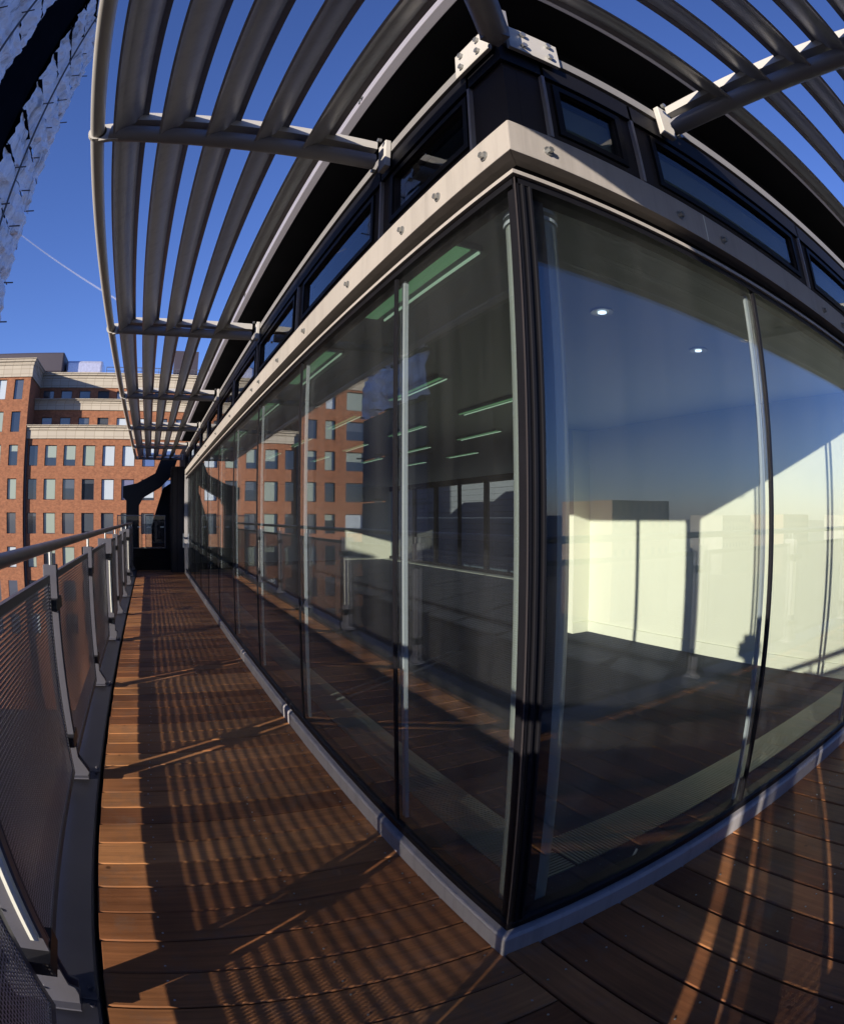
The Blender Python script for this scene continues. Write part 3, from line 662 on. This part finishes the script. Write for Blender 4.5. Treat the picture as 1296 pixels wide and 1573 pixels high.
# ================================================================== BRICK BUILDING
bb = thing('brick_building', 'orange brick office block with stone cornices and rows of windows across the street', 'building', (-10, 80, -25))
def wall_open(mb, x0, x1, z0, z1, Y, ops, depth=.35):
    xs = sorted({x0, x1, *[v for o in ops for v in o[:2]]}); zs = sorted({z0, z1, *[v for o in ops for v in o[2:]]})
    for a, b_ in zip(xs[:-1], xs[1:]):
        for c0, c1 in zip(zs[:-1], zs[1:]):
            mx, mz = (a + b_) / 2, (c0 + c1) / 2
            if any(o[0] < mx < o[1] and o[2] < mz < o[3] for o in ops): continue
            mb.add([(a, Y, c0), (b_, Y, c0), (b_, Y, c1), (a, Y, c1)], [(0, 1, 2, 3)])
    for o in ops:
        a, b_, c0, c1 = o
        for q in (((a, c0), (a, c1)), ((b_, c1), (b_, c0)), ((a, c1), (b_, c1)), ((b_, c0), (a, c0))):
            (xa, za), (xb, zb) = q
            mb.add([(xa, Y, za), (xb, Y, zb), (xb, Y + depth, zb), (xa, Y + depth, za)], [(0, 1, 2, 3)])
wc = []
def window(a, b_, z0, z1, Y, style):
    D = Y + .22
    f = MB(); t_ = .09
    f.box(a, b_, D, D + .1, z0, z0 + t_).box(a, b_, D, D + .1, z1 - t_, z1).box(a, a + t_, D, D + .1, z0 + t_, z1 - t_).box(b_ - t_, b_, D, D + .1, z0 + t_, z1 - t_)
    fr = part(f, 'window', 'frame', bb)
    base, blind, frac = style
    zi0, zi1 = z0 + t_, z1 - t_
    zb = zi1 - (zi1 - zi0) * frac
    if frac < 1: part(MB().box(a + t_, b_ - t_, D + .04, D + .08, zi0, zb - .001), 'pane', base, fr)
    if frac > 0: part(MB().box(a + t_, b_ - t_, D + .03, D + .08, zb, zi1), 'blind', blind, fr)
rows = [8.4, 3.9, -.6, -5.1, -9.6, -14.1]
H = 2.78
cx_ = [(-18.2, -16.8)] + [(-15.7 + 2.86 * i, -13.9 + 2.86 * i) for i in range(10)]
stA = {0: [('wdark', 'wgrey', .0), ('wdark', 'wblind', .6), ('wdark', 'wblind', .7), ('wdark', 'wblind', 1), ('wdark', 'wsky', 1), ('wdark', 'wsky', 1), ('wblue', 'wsky', .3), ('wblue', 'wsky', .2)],
       1: [('wdark', 'wgrey', .0), ('wdark', 'wblind', 1), ('wdark', 'wgrey', .45), ('wdark', 'wgrey', .2), ('wdark', 'wsky', 1), ('wdark', 'wlav', 1), ('wdark', 'wsky', .9), ('wdark', 'wblue', .8)],
       2: [('wdark', 'wgrey', .15), ('wdark', 'wblind', 1), ('wdark', 'wgrey', 1), ('wdark', 'wgrey', .9), ('wgrey', 'wgrey', .9), ('wdark', 'wgrey', 1), ('wdark', 'wgrey', .5), ('wdark', 'wgrey', .2)]}
generic = [('wdark', 'wblind', 1), ('wdark', 'wgrey', .5), ('wdark', 'wblind', .5), ('wdark', 'wgrey', 1), ('wdark', 'wblind', .3), ('wdark', 'wsky', 1), ('wdark', 'wgrey', .0)]
rnd = random.Random(3)
def style(r, c_):
    if r in stA and c_ < 8: return stA[r][c_]
    return rnd.choice(generic)
wl = MB(); ops = [(a, b_, z, z + H) for z in rows for a, b_ in cx_]
wall_open(wl, -18.75, 14, -25, 12.0, 80, ops)
wl.add([(14, 80, -25), (14, 92, -25), (14, 92, 22), (14, 84, 22), (14, 84, 12), (14, 80, 12)], [(0, 1, 2, 3, 4, 5)])
part(wl, 'wall', 'brick', bb)
for r, z in enumerate(rows):
    for c_, (a, b_) in enumerate(cx_): 
        if c_ < 8 or r < 3: window(a, b_, z, z + H, 80, style(r, c_))
# wing
wcol = [(-21.3, -19.85), (-24.1, -22.6), (-28.6, -25.7), (-31.4, -30.2)]
wrows = [17.35, 12.9] + rows
wl = MB(); ops = [(a, b_, z, z + H) for z in wrows for a, b_ in wcol]
wall_open(wl, -32.6, -18.75, -25, 20.4, 79.4, ops)
wl.add([(-18.75, 79.4, -25), (-18.75, 90, -25), (-18.75, 90, 20.4), (-18.75, 79.4, 20.4)], [(0, 1, 2, 3)])
wl.add([(-32.6, 79.4, -25), (-32.6, 95, -25), (-32.6, 95, 20.4), (-32.6, 79.4, 20.4)], [(0, 1, 2, 3)])
part(wl, 'wing_wall', 'brick', bb)
for r, z in enumerate(wrows):
    for c_, (a, b_) in enumerate(wcol):
        if r < 6: window(a, b_, z, z + H, 79.4, rnd.choice(generic))
# set-back storeys
sb_ops1 = [(-17.4 + 2.95 * i, -15.7 + 2.95 * i, 12.9, 15.6) for i in range(9)]
wl = MB(); wall_open(wl, -18.7, 14, 12, 16.6, 84, sb_ops1); part(wl, 'setback_wall', 'brick', bb)
for i, o in enumerate(sb_ops1): window(*o, 84, (('wlav', 'wgrey', .2), ('wgrey', 'wgrey', .2), ('wdark', 'wgrey', .3), ('wdark', 'wgrey', .3), ('wdark', 'wsky', .9), ('wdark', 'wsky', .6), ('wblue', 'wgrey', .3), ('wblue', 'wgrey', .1), ('wblue', 'wgrey', .1))[i])
sb_ops2 = [(-18.1 + 3.0 * i, -16.3 + 3.0 * i, 17.4, 20.1) for i in range(9)]
wl = MB(); wall_open(wl, -18.7, 14, 16.6, 20.5, 87, sb_ops2); part(wl, 'setback_wall', 'brick', bb)
for i, o in enumerate(sb_ops2): window(*o, 87, (('wdark', 'wgrey', .3), ('wgrey', 'wgrey', .2), ('wdark', 'wgrey', .3), ('wgrey', 'wgrey', .3), ('wsky', 'wgrey', .1), ('wblue', 'wsky', .6), ('wblue', 'wgrey', .3), ('wblue', 'wgrey', .1), ('wblue', 'wgrey', .1))[i])
def cornice(x0, x1, Y, z0, z1, name='cornice', side=None, depth=4):
    h = z1 - z0
    prof = [(0.0, 0), (.18, .05), (.18, .62 * h), (.30, .66 * h), (.30, .78 * h), (.52, .84 * h), (.52, .93 * h), (.66, .95 * h), (.66, h), (-depth, h), (-depth, 0)]
    mb = MB()
    if side == 'R':   # returns back along its right end
        mb.prism([p for p in prof], lambda u, v: (x0, Y - u, z0 + v), lambda u, v: (x1 + max(u, 0) * 1.0, Y - u, z0 + v))
        mb.prism([(u, v) for u, v in prof if u >= 0] + [(-.3, h), (-.3, 0)], lambda u, v: (x1 + u, Y - u if u > 0 else Y + .01, z0 + v), lambda u, v: (x1 + u, Y + 10.5, z0 + v))
    else:
        mb.prism(prof, lambda u, v: (x0, Y - u, z0 + v), lambda u, v: (x1, Y - u, z0 + v))
    part(mb, name, 'cornice', bb)
cornice(-18.72, 14.2, 80, 12.0, 13.85, depth=4)
cornice(-18.70, 14.2, 84, 16.6, 18.2, depth=3)
cornice(-18.70, 14.2, 87, 20.5, 22.75, depth=6)
cornice(-33.1, -18.75, 79.4, 20.4, 23.0, side='R', depth=8)
part(MB().box(-18.68, -18.42, 79.75, 79.99, -25, 11.9), 'drainpipe', 'frame', bb)
part(MB().box(-34, -15.2, 86.5, 95, 22.8, 25.9), 'plant_room', 'roofdark', bb, 'dark plant room box on the roof', bevel=.25)
part(MB().box(-15.0, -8.8, 88, 92, 22.8, 25.0), 'lagged_duct', 'foil', bb, 'duct wrapped in silver foil on the roof', bevel=.4)
part(MB().box(2.6, 6.4, 89, 93, 22.8, 27.2), 'water_tank', 'roofdark', bb, 'dark square tank on the roof')
rr_ = MB()
for X in [-8.2 + 1.4 * i for i in range(16)]: rr_.box(X, X + .07, 88, 88.07, 22.75, 24.0)
rr_.box(-8.2, 13, 88, 88.07, 23.95, 24.05).box(-8.2, 13, 88, 88.07, 23.4, 23.46)
part(rr_, 'roof_railing', 'steel', bb)

# ================================================================== SHEETED SCAFFOLD TOWER
tw = thing('scaffold_tower', 'tall building wrapped in torn white plastic sheeting on scaffolding with a dark vertical band', 'scaffold', (-11, 26, -25))
TX = -11.0
def sheet(y0, y1, z0, z1, nx, nz, seed):
    r = random.Random(seed); mb = MB(); vs = []; K = 7; pr = [r.uniform(-.3, .45) for _ in range(nx + 1)]; am = [r.uniform(.1, .6) for _ in range(nx + 1)]
    ph = r.uniform(0, 6)
    for j in range(nz * K + 1):
        for i in range(nx * K + 1):
            f = (i % K) / K; g = (j % K) / K
            bil = sin(pi * f) * sin(pi * g) * am[i // K]
            crease = .10 * sin(i * 1.9 + j * .8 + ph) + .08 * sin(j * 2.3 - i * .7 + ph * 2)
            vs.append((TX + bil + crease + r.uniform(-.05, .05) + .15 * pr[i // K], y0 + (y1 - y0) * i / (nx * K) + (r.uniform(-.12, .2) if i == nx * K else 0), z0 + (z1 - z0) * j / (nz * K) + r.uniform(-.02, .02)))
    W = nx * K + 1; fs = []
    for j in range(nz * K):
        for i in range(nx * K):
            fs.append((j * W + i, j * W + i + 1, (j + 1) * W + i + 1)); fs.append((j * W + i, (j + 1) * W + i + 1, (j + 1) * W + i))
    mb.add(vs, fs); return mb
L = 2.6
for i in range(-4, 15):
    z0 = i * L; z1 = z0 + L - .08
    zt = 36.5
    if z0 < zt: part(sheet(25.3, 34.0, z0, z1, 3, 1, i + 50) if i >= 3 else MB().box(TX - .05, TX + .05, 25.3, 34, z0, z1), 'sheeting', 'sheet' if i >= 3 else 'netting', tw)
    if i >= 6: part(sheet(9.0, 19.9, z0, z1 + .1, 4, 1, i + 90), 'sheeting', 'sheet', tw)
tb = MB()
for i in range(-4, 15):
    z = i * L - .30
    for y0, y1 in ((25.3, 33.7), (9, 19.8)):
        part(MB().box(TX - 1.0, TX + .16, y0, y0 + (y1 - y0) * random.uniform(.3, .6), z, z + .14), 'scaffold_board', 'black_matt', tw)
    tb.tube([(TX - .1, 25.4, z + .5), (TX - .1, 34.0 + random.uniform(.0, .7), z + .5)], .045, 6)
    for Y in (28.2, 31, 33.8, 11.7, 14.4, 17.1):
        if random.random() < .7: tb.tube([(TX - .4, Y, z + .4), (TX + random.uniform(.35, .8), Y + random.uniform(-.1, .1), z + .4)], .045, 6)
    tb.tube([(TX - .5, 33.9, z + .2), (TX - .5, 34.3 + random.uniform(0, .6), z + .2)], .045, 6)
for Y in (28.2, 11.7, 17.1): part(MB().tube([(TX + .25, Y, -25), (TX + .40, Y, 36.4)], .07, 6), 'scaffold_pole', 'tube', tw)
tbo = part(tb, 'scaffold_tubes', 'tube', tw); tbo['kind'] = 'stuff'
part(MB().box(-16, TX - .25, 19.9, 25.25, -25, 39).box(-16, TX - 1.3, 9, 33.6, -25, 37.5), 'tower_wall', 'black_matt', tw, 'dark vertical band of unsheeted wall')

# ================================================================== BEYOND THE ROOM AND BEHIND THE CAMERA
nb = thing('grey_neighbour', 'pale grey horizontally clad building seen through the far windows of the room', 'building', (14, 15, -25))
nbm = MB()
for i in range(18): nbm.box(14 - .02 * (i % 2), 18, 7, 44, -1.5 + .26 * i, -1.5 + .26 * i + .25)
part(nbm, 'cladding', 'pale', nb); part(MB().box(14.1, 18, 9.5, 40, -25, -1.51), 'wall', 'concrete', nb)
part(MB().box(13.9, 18, 7, 44, 3.2, 3.35), 'roof_edge', 'stone', nb); part(MB().box(16, 22, 7, 44, 3.351, 9), 'upper_wall', 'roofdark', nb)
def skyline(az, wd, dist, hgt, m, label, i):
    a = radians(az); X, Y = sin(a) * dist, -cos(a) * dist
    t = thing('distant_building', label, 'building', (X, Y, -25.5), 'distant buildings on the skyline')
    body = MB().box(X - wd / 2, X + wd / 2, Y - 10, Y + 10, -25.5, hgt)
    b0 = part(body, 'wall', m, t)
for i, (az, wd, dist, hg, m, lb) in enumerate([(46.6, 24, 165, 6.3, 'louvreback', 'long brown office block on the horizon, seen reflected in the right pane'),
        (57, 30, 300, 2.6, 'palegrid', 'pale low block on the far skyline, reflected'),
        (63, 30, 300, 2.9, 'louvreback', 'brown low block on the far skyline, reflected'), (38, 40, 280, 3.0, 'concrete', 'grey block on the skyline nearest the corner, reflected'),
        (70, 50, 420, 3.0, 'palegrid', 'wide pale block farthest along the skyline, reflected'), (32, 40, 500, 4, 'concrete', 'grey block far behind on the skyline, reflected')]):
    skyline(az, wd, dist, hg, m, lb, i)
# contrail
def dirv(az, el):
    a, e = radians(az), radians(el); return Vector((sin(a) * cos(e), cos(a) * cos(e), sin(e)))
ct = MB(); pth = []; 
for i in range(12):
    t_ = i / 11; pth.append(dirv(-18.6 + 15.0 * t_, 26.6 - 6.6 * t_) * 4000 + Vector((0, 0, 1.6)))
ct.tube(pth, [4.5 + 3.0 * (i / 11) for i in range(12)], 8)
ctb = ct.build('contrail', 'vapour', None, (0, 0, 0), smooth=True)
tag(ctb, 'thin white aircraft vapour trail across the blue sky', 'contrail')

# the camera's own tripod: it stands under and behind the viewpoint and throws its shadow into the room
tp = thing('camera_tripod', 'black tripod with camera standing on the deck behind the viewpoint', 'tripod', (0, 0, 0))
F2 = Vector((sin(yw), cos(yw), 0)); R2 = Vector((cos(yw), -sin(yw), 0))
def at(r, f, z): return tuple(R2 * r + F2 * f + Vector((0, 0, z)))
hd = MB()
for (r0, r1, f0, f1, z0, z1) in ((-.11, .11, -.20, -.06, 1.52, 1.68), (-.055, .055, -.19, -.07, 1.6805, 1.76), (-.04, .04, -.17, -.09, 1.42, 1.5195)):
    b0 = [at(r, f, z) for z in (z0, z1) for f in (f0, f1) for r in (r0, r1)]
    hd.add(b0, [(0, 2, 3, 1), (4, 5, 7, 6), (0, 1, 5, 4), (2, 6, 7, 3), (0, 4, 6, 2), (1, 3, 7, 5)])
part(hd, 'camera_body', 'clamp', tp)
for a in (0.5, 2.6, 4.7): part(MB().tube([at(.03 * cos(a), -.13 + .03 * sin(a), 1.42), at(.36 * cos(a), -.16 + .34 * sin(a), .01)], [.022, .014], 10), 'leg', 'clamp', tp, smooth=True)
